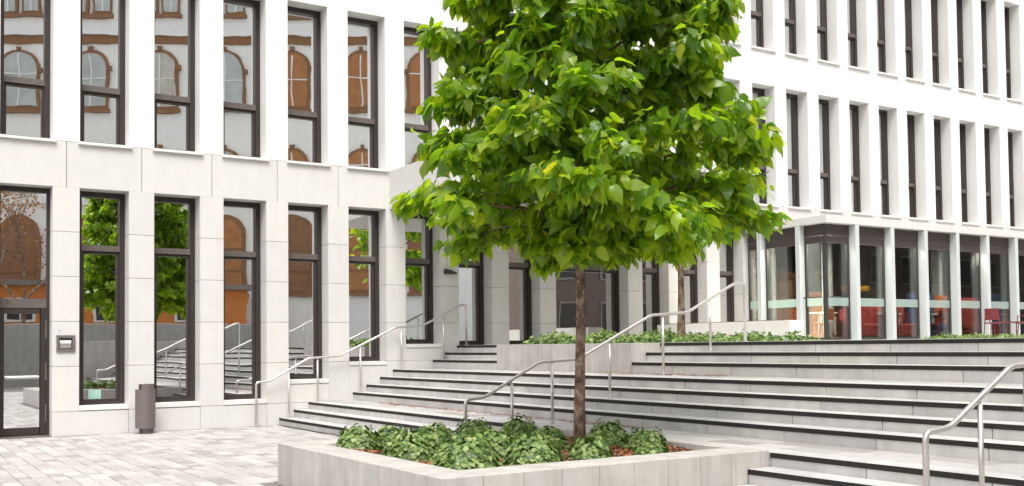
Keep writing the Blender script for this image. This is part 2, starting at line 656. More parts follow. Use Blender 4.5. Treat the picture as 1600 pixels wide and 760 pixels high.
def holes_wall(mb, x0, x1, z0, z1, holes, depth, yf=0.0):
    xs = sorted(set([x0, x1] + [h[0] for h in holes] + [h[1] for h in holes]))
    zs = sorted(set([z0, z1] + [h[2] for h in holes] + [h[3] for h in holes]))
    hs = set((round(h[0], 4), round(h[2], 4)) for h in holes)
    for i in range(len(xs) - 1):
        for k in range(len(zs) - 1):
            if (round(xs[i], 4), round(zs[k], 4)) in hs:
                continue
            mb.quad((xs[i], yf, zs[k]), (xs[i + 1], yf, zs[k]), (xs[i + 1], yf, zs[k + 1]), (xs[i], yf, zs[k + 1]))
    for a, b, c, d in holes:
        y1 = yf + depth
        mb.quad((a, yf, c), (a, y1, c), (a, y1, d), (a, yf, d))
        mb.quad((b, y1, c), (b, yf, c), (b, yf, d), (b, y1, d))
        mb.quad((a, yf, d), (a, y1, d), (b, y1, d), (b, yf, d))
        mb.quad((a, y1, c), (a, yf, c), (b, yf, c), (b, y1, c))


xl, xr = jl(B0) - 0.45, jl(B1) + W + 0.45
mb = MB()
holes = [(jl(i), jl(i) + W, z0, z1) for i in range(B0, B1 + 1) for z0, z1 in ROWS]
holes_wall(mb, xl, xr, ZB, 14.2, holes, REV + 0.25)
mb.quad((xl, 0, 14.2), (xr, 0, 14.2), (xr, 9, 14.2), (xl, 9, 14.2))
mb.quad((xl, 9, 0), (xl, 0, 0), (xl, 0, 14.2), (xl, 9, 14.2))
mb.quad((xr, 0, 0), (xr, 9, 0), (xr, 9, 14.2), (xr, 0, 14.2))
mb.build('upper_wall', 'plaster', bld)

# stone band of panels over the ground floor
for i in range(B0, B1 + 1):
    a = jl(i) - (P - W) / 2
    B('stone_panel', 'facade_stone', bld, a + 0.005, a + P - 0.005, 0.0, 0.5, ZH, ZB - 0.006, ch=0.003)
B('band_backing', 'joint_mortar', bld, xl, xr, 0.03, 0.49, ZH + 0.012, ZB - 0.01)
SILL = {}
for i in range(B0, B1 + 1):
    if i == 1:
        SILL[i] = 0.02
    elif i <= 4:
        SILL[i] = 0.520
    else:
        SILL[i] = {5: 0.888, 6: 1.230, 7: 1.585}.get(i, TERR)
WIDE = {10: 11}                                     # a double-width opening
skip = {11}
CAFE_X0, CAFE_Y = 19.77, -2.79
# piers
courses = [ZH - COURSE * k for k in range(6)] + [0.0]
for i in range(B0 - 1, 15):
    a, b = jl(i) + W, jl(i + 1)
    if i == 10:
        continue
    for k in range(6):
        zt, zb = courses[k], courses[k + 1]
        if k == 5:
            continue
        B('stone_block', 'facade_stone', bld, a, b, 0.0, 0.5, zb + 0.007, zt - 0.0, ch=0.003)
    B('pier_backing', 'joint_mortar', bld, a + 0.012, b - 0.012, 0.012, 0.49, 0.3, ZH - 0.01)
# base course
zb = courses[5]
for i in range(B0, 15):
    if i == 1:
        B('base_panel', 'facade_stone', bld, jl(0) + W + 0.003, jl(1), 0.0, 0.5, 0, zb, ch=0.003)
        continue
    a = jl(i - 1) + W if i != 2 else jl(1) + W
    B('base_panel', 'facade_stone', bld, a + 0.003, jl(i) + W - 0.003, 0.0, 0.5, 0, zb, ch=0.003)
# aprons under the raised ground windows
for i in range(B0, 15):
    s = SILL[i]
    if i == 1:
        continue
    x0, x1 = jl(i) + 0.002, jl(i) + W - 0.002
    z = zb + 0.006
    while z < s - 0.2:
        z2 = min(z + COURSE, s - 0.085)
        if s - 0.085 - z2 < 0.12:
            z2 = s - 0.085
        B('apron_panel', 'facade_stone', bld, x0, x1, 0.003, 0.5, z, z2 - 0.004, ch=0.003)
        z = z2
        if z2 >= s - 0.09:
            break
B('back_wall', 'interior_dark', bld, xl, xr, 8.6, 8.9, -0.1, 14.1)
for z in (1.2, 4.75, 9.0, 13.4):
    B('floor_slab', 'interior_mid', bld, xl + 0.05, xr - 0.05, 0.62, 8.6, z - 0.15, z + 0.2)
for i in (2, 8, 12, 20, 26):
    B('partition_wall', 'interior_mid', bld, jl(i) - 0.28, jl(i) - 0.18, 0.62, 8.6, 0.0, 14.0)

blind_rnd = random.Random(3)


def window(i, z0, z1, zt, x1=None, sill=True, apron=False):
    x0 = jl(i)
    x1 = x1 or x0 + W
    w = thing('window', None, None, ((x0 + x1) / 2, REV, z0))
    w.parent = bld
    w.matrix_parent_inverse = Matrix.Translation(-bld.location)
    fy, fd, fwid = REV, 0.13, 0.095
    f = MB()
    f.box(x0, x0 + fwid, fy, fy + fd, z0, z1)
    f.box(x1 - fwid, x1, fy, fy + fd, z0, z1)
    f.box(x0 + fwid, x1 - fwid, fy, fy + fd, z1 - fwid, z1)
    f.box(x0 + fwid, x1 - fwid, fy, fy + fd, z0, z0 + 0.06)
    sub(f, 'frame', 'bronze', w)
    a, b = x0 + fwid, x1 - fwid
    tr = MB().box(a, b, fy - 0.012, fy + fd - 0.01, zt - 0.054, zt + 0.054)
    for q in (0.15, 0.5, 0.85):
        xx = a + (b - a) * q
        tr.tube([(xx, fy - 0.022, zt), (xx, fy - 0.005, zt)], 0.012, 6)
    sub(tr, 'transom', 'transom_bronze', w)
    if x1 - x0 > 1.2:
        sub(MB().box((a + b) / 2 - 0.04, (a + b) / 2 + 0.04, fy + 0.004, fy + fd - 0.004, z0 + 0.06, zt - 0.065).box((a + b) / 2 - 0.04, (a + b) / 2 + 0.04, fy + 0.004, fy + fd - 0.004, zt + 0.065, z1 - fwid), 'mullion', 'bronze', w)
    # lower sash frame
    s = MB()
    sw = 0.045
    s.box(a, a + sw, fy + 0.03, fy + fd - 0.02, z0 + 0.06, zt - 0.065)
    s.box(b - sw, b, fy + 0.03, fy + fd - 0.02, z0 + 0.06, zt - 0.065)
    s.box(a + sw, b - sw, fy + 0.03, fy + fd - 0.02, z0 + 0.06, z0 + 0.10)
    s.box(a + sw, b - sw, fy + 0.03, fy + fd - 0.02, zt - 0.10, zt - 0.065)
    sub(s, 'sash', 'bronze', w)
    gy = fy + 0.085
    sub(MB().box(a, b, gy, gy + 0.012, z0 + 0.055, zt - 0.06), 'pane', 'window_glass', w)
    sub(MB().box(a, b, gy, gy + 0.012, zt + 0.06, z1 - fwid + 0.005), 'pane', 'window_glass', w)
    if sill:
        sm = MB()
        if z0 > 5:
            sm.box(x0 - 0.03, x1 + 0.05, -0.055, REV - 0.002, z0 - 0.045, z0 + 0.006, 0.004)
        else:
            b0 = len(sm.v)
            sm.box(x0 + 0.003, x1 - 0.003, -0.012, REV, z0 - 0.08, z0, 0.004)
        sub(sm, 'sill', 'sill_stone', w)
    if blind_rnd.random() < (0.35 if z0 > 5 else 0.0):
        zz = z1 - blind_rnd.uniform(0.5, 2.2)
        sub(MB().box(a, b, gy + 0.12, gy + 0.13, zz, z1), 'roller_blind', 'fabric_blind', w)
    return w


def sub(mb, name, mat, parent):
    o = mb.build(name, mat)
    o.parent = parent
    o.matrix_parent_inverse = (Matrix.Translation(Vector(parent.location))).inverted()
    return o


for i in range(B0, B1 + 1):
    for (z0, z1), zt in zip(ROWS, (6.36, 10.62)):
        window(i, z0, z1, zt)
for i in range(B0, 15):
    if i == 1 or i in skip:
        continue
    x1 = jl(WIDE[i]) + W if i in WIDE else None
    window(i, SILL[i], ZH, 3.40, x1=x1, sill=(i not in (8, 9, 10, 12, 13, 14)))
# glazed entrance door in bay 1
x0, x1 = jl(1), jl(1) + W
dr = thing('door', None, None, (x0 + W / 2, REV, 0))
dr.parent = bld
dr.matrix_parent_inverse = Matrix.Translation(-bld.location)
f = MB()
f.box(x0, x0 + 0.05, 0.30, 0.43, 0.02, ZH).box(x1 - 0.055, x1, 0.30, 0.43, 0.02, ZH).box(x0 + 0.05, x1 - 0.055, 0.30, 0.43, ZH - 0.09, ZH)
sub(f, 'frame', 'bronze', dr)
f = MB()
f.box(x0 + 0.053, x0 + 0.12, 0.315, 0.40, 0.03, 2.28).box(x1 - 0.145, x1 - 0.058, 0.315, 0.40, 0.03, 2.28)
f.box(x0 + 0.12, x1 - 0.16, 0.315, 0.40, 0.03, 0.16).box(x0 + 0.12, x1 - 0.16, 0.315, 0.40, 2.18, 2.28)
sub(f, 'leaf_frame', 'bronze', dr)
f = MB().box(x0 + 0.05, x1 - 0.055, 0.305, 0.41, 2.284, 2.45)
for q in (0.2, 0.8):
    f.tube([(x0 + W * q, 0.29, 2.40), (x0 + W * q, 0.31, 2.40)], 0.013, 6)
sub(f, 'transom', 'transom_bronze', dr)
sub(MB().box(x0 + 0.118, x1 - 0.158, 0.35, 0.362, 0.155, 2.185), 'pane', 'window_glass', dr)
sub(MB().box(x0 + 0.05, x1 - 0.055, 0.35, 0.362, 2.445, ZH - 0.085), 'pane', 'window_glass', dr)
sub(MB().tube([(x0 + 0.14, 0.26, 1.05), (x1 - 0.18, 0.26, 1.05)], 0.028, 10).tube([(x0 + 0.2, 0.26, 1.05), (x0 + 0.2, 0.34, 1.05)], 0.012, 6).tube([(x1 - 0.24, 0.26, 1.05), (x1 - 0.24, 0.34, 1.05)], 0.012, 6), 'push_bar', 'steel', dr)
for z in (0.25, 1.0, 1.75):
    sub(MB().tube([(x1 - 0.06, 0.30, z), (x1 - 0.06, 0.30, z + 0.32)], 0.012, 6), 'hinge', 'steel_dark', dr)
B('threshold', 'steel_dark', bld, x0, x1, 0.02, 0.5, 0.0, 0.018)

# entrance canopy projecting from the stone band
cx0, cx1 = 9.43, 16.6
B('canopy', 'facade_stone', bld, cx0, cx1, CAFE_Y + 0.1, -0.004, ZH + 0.004, ZB - 0.012, ch=0.004)

# ------------------------------------------------------------------ glazed cafe pavilion
cafe = thing('cafe_pavilion', 'single storey glazed cafe pavilion with white fins at the foot of the facade', 'pavilion', (24, -1.2, TERR))
cx1 = 36.0
FL = TERR + 0.05
B('roof_slab', 'facade_stone', cafe, CAFE_X0, cx1, CAFE_Y, -0.004, ZH + 0.0, ZH + 0.19, ch=0.006)
B('plinth', 'steel_dark', cafe, CAFE_X0 + 0.30, cx1, CAFE_Y + 0.30, 0.0, TERR - 0.02, FL)
B('interior_floor', 'interior_floor', cafe, CAFE_X0 - 1.4, cx1, 0.62, 8.5, FL - 0.1, FL - 0.005)
B('back_panel', 'interior_warm', cafe, CAFE_X0 - 1.0, cx1, 4.6, 4.7, FL, ZH - 0.05)
B('ceiling', 'interior_mid', cafe, CAFE_X0 + 0.36, cx1, CAFE_Y + 0.4, 0.0, ZH - 0.04, ZH - 0.004)
gy = CAFE_Y + 0.20
gx = CAFE_X0 + 0.17
fins = [20.84 + 1.361 * k for k in range(0, 12)]
for x in fins:
    B('fin', 'white_metal', cafe, x, x + 0.135, CAFE_Y + 0.003, gy + 0.05, TERR, ZH - 0.002, ch=0.006)
fy = [-1.80, -0.50]
for yv in fy:
    B('fin', 'white_metal', cafe, CAFE_X0 + 0.003, gx + 0.05, yv - 0.135, yv, TERR, ZH - 0.002, ch=0.006)


def bay(kind, a, b):
    """one glazed bay of the front (kind x) or the side (kind y) between a and b"""
    def bx(u0, u1, d0, d1, z0, z1):
        if kind == 'x':
            return MB().box(u0, u1, gy + d0, gy + d1, z0, z1)
        return MB().box(gx + d0, gx + d1, u0, u1, z0, z1)
    p = bx(a, b, 0.03, 0.045, FL, 3.98).build('pane', 'cafe_glass', cafe)
    bx(a + 0.03, b - 0.03, 0.020, 0.027, 2.43, 2.63).build('frost_strip', 'frost_film', p)
    bx(a, b, 0.0, 0.09, 4.165, ZH - 0.003).build('shutter_box', 'shutter_brown', cafe)
    bx(a, b, 0.012, 0.08, 3.985, 4.155).build('shutter_rail', 'shutter_brown', cafe)
    fr = bx(a, a + 0.035, 0.01, 0.07, FL, 3.985)
    for q in (bx(b - 0.05, b, 0.01, 0.07, FL, 3.985), bx(a + 0.035, b - 0.05, 0.012, 0.068, FL, FL + 0.05)):
        n = len(fr.v)
        fr.v += q.v
        fr.f += [tuple(k + n for k in ff) for ff in q.f]
    fr.build('frame', 'dark_metal', cafe)


bay('x', gx + 0.06, fins[0] - 0.002)
for a, b in zip(fins[:-1], fins[1:]):
    bay('x', a + 0.137, b - 0.002)
bay('y', gy + 0.06, fy[0] - 0.137)
bay('y', fy[0] + 0.002, fy[1] - 0.137)
bay('y', fy[1] + 0.002, -0.02)
B('corner_post', 'dark_metal', cafe, gx, gx + 0.056, gy, gy + 0.056, FL, ZH - 0.003)
# door bars either side of the glass corner
h = MB()
h.tube([(gx - 0.03, gy + 0.12, 2.64), (gx - 0.07, gy + 0.12, 2.64), (gx - 0.07, gy + 0.62, 2.64), (gx - 0.03, gy + 0.62, 2.64)], 0.016, 8)
h.build('door_handle', 'dark_metal', cafe)
h = MB()
h.tube([(gx + 0.12, gy - 0.03, 2.64), (gx + 0.12, gy - 0.07, 2.64), (gx + 0.52, gy - 0.07, 2.64), (gx + 0.52, gy - 0.03, 2.64)], 0.016, 8)
h.build('door_handle', 'dark_metal', cafe)
# inner columns and back of the room
for x in (20.6, 22.9, 25.4, 27.9, 30.4):
    B('inner_column', 'white_metal', cafe, x, x + 0.16, -0.2, 0.06, FL, ZH - 0.05)

# ------------------------------------------------------------------ cafe furniture seen through the glass
def chair(name, label, mat, x, y, z, rz, group=None, arms=False):
    t = thing(name, label, 'chair', (x, y, z), group)
    t.rotation_euler = (0, 0, rz)

    def part(nm, m, mt):
        o = m.build(nm, mt)
        o.parent = t
        return o
    part('seat', MB().box(-0.21, 0.21, -0.21, 0.21, 0.43, 0.46, 0.008), mat)
    bk = MB()
    n = 6
    for k in range(n):                               # curved backrest
        a0, a1 = -0.9 + 1.8 * k / n, -0.9 + 1.8 * (k + 1) / n
        q = [(0.23 * sin(a), -0.10 - 0.13 * cos(a)) for a in (a0, a1)]
        (xa, ya), (xb, yb) = q
        bk.quad((xa, ya, 0.52), (xb, yb, 0.52), (xb, yb - 0.03, 0.82), (xa, ya - 0.03, 0.82))
        bk.quad((xb, yb + 0.018, 0.52), (xa, ya + 0.018, 0.52), (xa, ya - 0.012, 0.82), (xb, yb - 0.012, 0.82))
        bk.quad((xa, ya - 0.03, 0.82), (xb, yb - 0.03, 0.82), (xb, yb - 0.012, 0.82), (xa, ya - 0.012, 0.82))
    part('backrest', bk, mat)
    for sx in (-1, 1):
        for sy in (-1, 1):
            top = 0.43 if sy > 0 else 0.60
            part('leg', MB().tube([(sx * 0.21, sy * 0.21, 0.0), (sx * 0.18, sy * 0.18, top)], 0.013, 6), mat)
        if arms:
            part('armrest', MB().tube([(sx * 0.2, -0.17, 0.66), (sx * 0.22, 0.17, 0.65), (sx * 0.21, 0.19, 0.44)], 0.014, 6), mat)
    return t


def cafe_table(name, label, mat, x, y, z, w, d, h=0.74):
    t = thing(name, label, 'table', (x, y, z))
    for nm, m in (('table_top', MB().box(-w / 2, w / 2, -d / 2, d / 2, h - 0.03, h, 0.006)),):
        o = m.build(nm, mat)
        o.parent = t
    for sx in (-1, 1):
        for sy in (-1, 1):
            o = MB().tube([(sx * (w / 2 - 0.05), sy * (d / 2 - 0.05), 0), (sx * (w / 2 - 0.05), sy * (d / 2 - 0.05), h - 0.03)], 0.016, 6).build('leg', mat)
            o.parent = t
    return t


chair('terrace_chair', 'dark red metal chair on the terrace, left of the red table', 'red_paint', 25.05, -3.75, TERR, radians(-80), arms=True)
cafe_table('terrace_table', 'dark red metal table on the terrace outside the cafe glass', 'red_paint', 25.75, -3.8, TERR, 0.75, 0.7, 0.48)
chair('terrace_chair', 'dark red metal chair on the terrace right of the red table at the picture edge', 'red_paint', 26.6, -3.75, TERR, radians(75), arms=True)

sx = [('orange', 'orange_fabric', 21.5, -1.2, 0.3), ('orange', 'orange_fabric', 21.15, -0.4, -0.5), ('red', 'red_fabric', 22.6, -1.1, 2.6),
      ('blue', 'blue_fabric', 24.0, -1.3, 0.4), ('red', 'red_fabric', 26.2, -1.2, 0.2), ('red', 'red_fabric', 27.6, -1.0, 2.9)]
where = ['just right of the glass corner, nearer the glass', 'just right of the glass corner, farther from the glass',
         'behind the second cafe bay from the glass corner', 'behind the third cafe bay from the glass corner', 'behind the fifth cafe bay from the glass corner',
         'behind the cafe bay at the right edge of the picture']
for (c, m, x, y, a), w in list(zip(sx, where)):
    chair('cafe_chair', '%s cafe chair %s' % (c, w), m, x, y, FL, a, 'chairs inside the cafe')
for (x, y), w in zip(((22.0, -0.6), (24.6, -0.7), (27.0, -0.5)), ('between the orange and red chairs', 'beside the blue chair', 'between the two rightmost red chairs')):
    cafe_table('cafe_table', 'white cafe table inside the glass %s' % w, 'white_paint', x, y, FL, 0.7, 0.7)

cnt = thing('bar_counter', 'orange wooden bar with a stepped back behind the side glass of the cafe', 'counter', (23, 2.8, FL))
B('counter_front', 'wood_orange', cnt, 20.6, 27.5, 2.6, 2.66, FL, 3.06)
B('counter_top', 'wood_orange', cnt, 20.55, 27.55, 2.5, 3.2, 3.063, 3.12)
B('shelf_tower', 'wood_orange', cnt, 23.95, 24.7, 2.7, 3.15, 3.123, 3.42)
B('shelf_tower', 'wood_orange', cnt, 24.3, 25.0, 2.75, 3.1, 3.423, 3.75)
B('end_panel', 'wood_orange', cnt, 20.6, 20.66, 2.663, 3.2, FL, 3.06)
for nm, lab, mat, b in (('booth_screen', 'red upholstered booth screen inside the cafe, leftmost of the screens', 'red_fabric', (23.0, 25.5, -0.7, -0.55, FL, FL + 0.95)),
                        ('booth_screen', 'tall blue upholstered booth screen inside the cafe, second from the left', 'blue_fabric', (25.8, 26.9, -0.7, -0.55, FL, FL + 1.35)),
                        ('booth_screen', 'orange upholstered booth screen inside the cafe, third from the left', 'orange_fabric', (27.0, 27.7, -0.7, -0.55, FL, FL + 1.3)),
                        ('booth_screen', 'wide dark red upholstered booth screen inside the cafe, fourth from the left', 'red_fabric', (27.9, 29.5, -0.7, -0.55, FL, FL + 1.25)),
                        ('booth_screen', 'blue upholstered booth screen inside the cafe, rightmost of the screens', 'blue_fabric', (29.7, 31.4, -0.7, -0.55, FL, FL + 1.4))):
    o = MB().box(*b, ch=0.03)
    for k in range(3):
        o.box(b[0] + 0.05 + k * (b[1] - b[0]) / 3, b[0] - 0.05 + (k + 1) * (b[1] - b[0]) / 3, b[2] - 0.05, b[2] + 0.02, b[4] + 0.45, b[5] - 0.08, 0.02)
    o.box(b[0] + 0.02, b[1] - 0.02, b[2] - 0.45, b[2], b[4] + 0.08, b[4] + 0.44, 0.03)
    tag(o.build(nm, mat), lab, 'booth', 'booth screens inside the cafe')
ys = thing('long_lamp', 'long yellow fabric lampshade hanging inside the cafe near the glass corner', 'lamp', (24.9, 0.5, 3.1))
MB().box(24.4, 25.4, 0.35, 0.65, 3.03, 3.2, 0.03).build('lamp_shade', 'yellow_fabric', ys)
for x in (24.6, 25.2):
    B('cord', 'dark_metal', ys, x - 0.006, x + 0.006, 0.494, 0.506, 3.203, ZH - 0.045)
for x, w in ((21.4, 'nearest the glass corner'), (23.8, 'second from the glass corner'), (26.3, 'farthest from the glass corner')):
    lp = thing('pendant_lamp', 'dark disc pendant lamp inside the cafe, ' + w, 'lamp', (x, 0.6, ZH - 0.04), 'pendant lamps in the cafe')
    B('cord', 'dark_metal', lp, x - 0.006, x + 0.006, 0.594, 0.606, 3.66, ZH - 0.045)
    m = MB()
    m.tube([(x, 0.6, 3.56), (x, 0.6, 3.60), (x, 0.6, 3.66)], [0.42, 0.34, 0.05], 20)
    m.build('lamp_shade', 'dark_metal', lp)
for (x, y), w in zip(((20.35, -2.1), (21.6, -1.9), (23.0, -1.9), (25.7, -1.6), (28.4, -1.6)), ('at the glass corner', 'in the first bay from the glass corner', 'in the second bay from the glass corner', 'in the fourth bay from the glass corner', 'in the rightmost bay seen')):
    lp = thing('downlight', 'round lit ceiling downlight in the cafe ' + w, 'lamp', (x, y, ZH - 0.04), 'downlights of the cafe')
    MB().tube([(x, y, ZH - 0.10), (x, y, ZH - 0.045)], 0.10, 16).build('housing', 'white_paint', lp)
    MB().tube([(x, y, ZH - 0.106), (x, y, ZH - 0.101)], 0.085, 16).build('diffuser', 'lamp_glow', lp)
    ld = bpy.data.lights.new('downlight_beam', 'AREA')
    ld.shape = 'DISK'
    ld.size = 0.17
    ld.energy = 250
    ld.color = (1.0, 0.88, 0.74)
    lo = bpy.data.objects.new('downlight_beam', ld)
    col.objects.link(lo)
    lo.parent = lp
    lo.location = (0, 0, -0.07)
# stand-in for a reflected brick arch: copper coloured curved panel behind bay 14
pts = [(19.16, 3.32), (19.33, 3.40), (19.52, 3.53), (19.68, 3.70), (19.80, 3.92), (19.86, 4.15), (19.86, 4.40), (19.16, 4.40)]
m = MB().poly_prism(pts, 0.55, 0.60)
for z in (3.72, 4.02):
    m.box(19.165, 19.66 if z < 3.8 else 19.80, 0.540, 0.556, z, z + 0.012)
tag(m.build('arch_reflection_panel', 'reflected_brick'), 'brown panel shaped as a reflected brick arch behind the dark pane left of the cafe', 'panel')

# ------------------------------------------------------------------ wall fittings
ic = thing('door_intercom', 'recessed grey metal intercom plate on the pier beside the glazed door', 'intercom', (3.03, -0.02, 1.64))
m = MB()
a, b, z0, z1 = 2.885, 3.195, 1.50, 1.79
m.box(a, b, -0.03, -0.001, z0, z0 + 0.045).box(a, b, -0.03, -0.001, z1 - 0.045, z1).box(a, a + 0.045, -0.03, -0.001, z0 + 0.045, z1 - 0.045).box(b - 0.045, b, -0.03, -0.001, z0 + 0.045, z1 - 0.045)
m.build('surround', 'steel_dark', ic)
B('recess', 'dark_metal', ic, a + 0.045, b - 0.045, -0.008, -0.002, z0 + 0.045, z1 - 0.045)
B('display', 'white_paint', ic, a + 0.06, b - 0.065, -0.014, -0.009, 1.645, 1.70)
B('keypad', 'steel', ic, a + 0.06, b - 0.065, -0.018, -0.009, 1.56, 1.635)
sw = MB().box(2.935, 2.95, -0.012, -0.001, 1.86, 1.885)
tag(sw.build('door_bell_button', 'steel_dark'), 'tiny bell button on the pier above the intercom plate', 'button')
wl = thing('wall_lamp', 'small dark wedge shaped wall lamp on the pier at the stair head', 'lamp', (10.85, -0.05, 3.15))
m = MB()
m.poly_prism([(10.72, 3.10), (10.99, 3.10), (10.99, 3.135), (10.80, 3.20), (10.72, 3.20)], -0.14, -0.02)
m.build('housing', 'dark_metal', wl)
B('bracket', 'dark_metal', wl, 10.74, 10.80, -0.019, -0.001, 3.10, 3.22)

nt = MB().box(3.50, 3.72, 0.436, 0.441, 0.60, 0.79)
tag(nt.build('paper_notice', 'mint_paper'), 'small mint square notice on the window glass left of the bin', 'notice')

# ashtray bin: upright panel between two curved side shells
bx, by = 4.34, -0.36
bn = thing('ashtray_bin', 'dark brown metal bin on the paving against the facade', 'bin', (bx, by, 0))


def bpart(nm, m, mt='bin_metal', smooth=False):
    o = m.build(nm, mt)
    o.parent = bn
    return o


def shell(r, z0, z1, a0, a1, n, cx=0, cy=0, th=0.004):
    m = MB()
    pr = [(cx + r * sin(a0 + (a1 - a0) * k / n), cy - r * cos(a0 + (a1 - a0) * k / n)) for k in range(n + 1)]
    pi_ = [(cx + (r - th) * sin(a0 + (a1 - a0) * k / n), cy - (r - th) * cos(a0 + (a1 - a0) * k / n)) for k in range(n + 1)]
    for k in range(n):
        (xa, ya), (xb, yb) = pr[k], pr[k + 1]
        m.quad((xa, ya, z0), (xb, yb, z0), (xb, yb, z1), (xa, ya, z1))
        (xa2, ya2), (xb2, yb2) = pi_[k], pi_[k + 1]
        m.quad((xb2, yb2, z0), (xa2, ya2, z0), (xa2, ya2, z1), (xb2, yb2, z1))
        m.quad((xa, ya, z1), (xb, yb, z1), (xb2, yb2, z1), (xa2, ya2, z1))
        m.quad((xb, yb, z0), (xa, ya, z0), (xa2, ya2, z0), (xb2, yb2, z0))
    return m


bpart('front_shell', shell(0.145, 0.0, 0.90, -1.0, 1.0, 14, 0.02, 0.05))
bpart('body', MB().tube([(0, 0.02, 0.10), (0, 0.02, 0.80)], 0.175, 24))
bpart('base_post', MB().box(-0.10, 0.10, -0.06, 0.06, 0.0, 0.1), 'dark_metal')
bpart('ash_top', MB().box(-0.105, 0.10, -0.05, 0.08, 0.80, 0.885, 0.004), 'dark_metal')
bpart('lid', MB().box(-0.11, 0.13, -0.07, 0.09, 0.886, 0.897, 0.003))

# ------------------------------------------------------------------ handrails
PROFILE = [(6.465, 0.86), (6.75, 0.885), (7.543, 1.317), (8.20, 1.350), (9.478, 1.935), (10.11, 1.972), (11.06, 2.425), (11.19, 2.425)]
POSTS = [(7.126, 0.150), (7.731, 0.442), (8.667, 0.606), (9.608, 1.055), (10.62, 1.243)]


def rounded(pts, r, n=4):
    out = [Vector(pts[0])]
    for a, b, c in zip(pts[:-2], pts[1:-1], pts[2:]):
        a, b, c = Vector(a), Vector(b), Vector(c)
        d1, d2 = (a - b), (c - b)
        rr = min(r, d1.length * 0.45, d2.length * 0.45)
        p0, p2 = b + d1.normalized() * rr, b + d2.normalized() * rr
        for k in range(n + 1):
            q = k / n
            out.append(p0 * (1 - q) ** 2 + b * 2 * q * (1 - q) + p2 * q * q)
    out.append(Vector(pts[-1]))
    return out


def handrail(y, label, prof=PROFILE, posts=POSTS):
    t = thing('handrail', label, 'handrail', (8.8, y, 0), 'handrails of the staircase')
    (xa, _), (xb, _) = prof[0], prof[-1]

    def rail_z(x):
        for (a, za), (b, zb) in zip(prof[:-1], prof[1:]):
            if a <= x <= b:
                return za + (zb - za) * (x - a) / (b - a)
    pts = [(xa, y, 0.0)] + [(x, y, z) for x, z in prof] + [(xb, y, TERR)]
    MB().tube(rounded(pts, 0.06, 5), 0.0225, 12).build('rail', 'steel', t, smooth=True)
    for x, z in posts:
        zt = rail_z(x)
        MB().tube([(x, y, z), (x, y, zt - 0.05)], 0.020, 10).build('post', 'steel', t, smooth=True)
        MB().tube([(x, y, zt - 0.05), (x, y, zt - 0.015)], 0.009, 8).build('rail_bracket', 'steel', t)
        MB().tube([(x, y, z), (x, y, z + 0.012)], 0.042, 14).build('base_plate', 'steel', t)
    for x, z in ((xa, 0.0), (xb, TERR)):
        MB().tube([(x, y, z), (x, y, z + 0.012)], 0.042, 14).build('base_plate', 'steel', t)


handrail(-0.16, 'steel handrail running up the stairs along the building wall')
handrail(-8.0, 'steel handrail rising behind the big planter in the middle of the stairs',
         [(6.63, 0.822), (6.92, 0.847), (7.80, 1.294), (8.45, 1.325), (9.777, 1.945), (10.489, 1.995), (11.479, 2.455), (11.684, 2.455)],
         [(7.346, 0.301), (8.003, 0.442), (9.002, 0.756), (10.001, 1.055), (10.95, 1.396)])
handrail(-14.88, 'steel handrail cut by the right edge of the picture')

# ------------------------------------------------------------------ planters
pl = thing('tree_planter', 'large low pale stone planter holding the tree and leafy plants', 'planter', (5.7, -10.4, 0))
PX0, PX1, PY0, PY1, PZ, RIM = 3.92, 7.595, -12.32, -8.50, 0.462, 0.42
step = 0.397
x = PX0 + 0.385
B('stone_block', 'planter_stone', pl, PX0, PX0 + 0.382, PY0, PY0 + RIM - 0.004, 0, PZ, ch=0.005)
n = 9
for k in range(n):
    a = PX0 + 0.385 + k * step
    b = min(a + step, PX1)
    if b - a > 0.03:
        B('stone_block', 'planter_stone', pl, a + 0.002, b - 0.002, PY0, PY0 + RIM, 0, PZ + rnd.uniform(-.0015, .0015), ch=0.005)
        B('stone_block', 'planter_stone', pl, a + 0.002, b - 0.002, PY1 - RIM, PY1, 0, PZ, ch=0.005)
y = PY0 + RIM
while y < PY1 - 0.02:
    y2 = min(y + 0.372, PY1)
    B('stone_block', 'planter_stone', pl, PX0, PX0 + 0.382, y + 0.002, y2 - 0.002, 0, PZ + rnd.uniform(-.0015, .0015), ch=0.005)
    y = y2
y = PY0 + RIM
while y < PY1 - RIM - 0.02:
    y2 = min(y + 0.6, PY1 - RIM)
    B('stone_block', 'planter_stone', pl, PX1 - 0.16, PX1 - 0.002, y + 0.002, y2 - 0.002, 0, PZ, ch=0.005)
    y = y2
# mulch surface
m = MB()
NX, NY = 34, 34
ix0, ix1, iy0, iy1 = PX0 + 0.37, PX1 - 0.15, PY0 + RIM - 0.01, PY1 - RIM + 0.01
hr = random.Random(5)


def soil_z(x, y):
    return 0.400 + 0.018 * sin(x * 3.1 + 1) * cos(y * 2.7) + 0.012 * sin(x * 7 + y * 5)


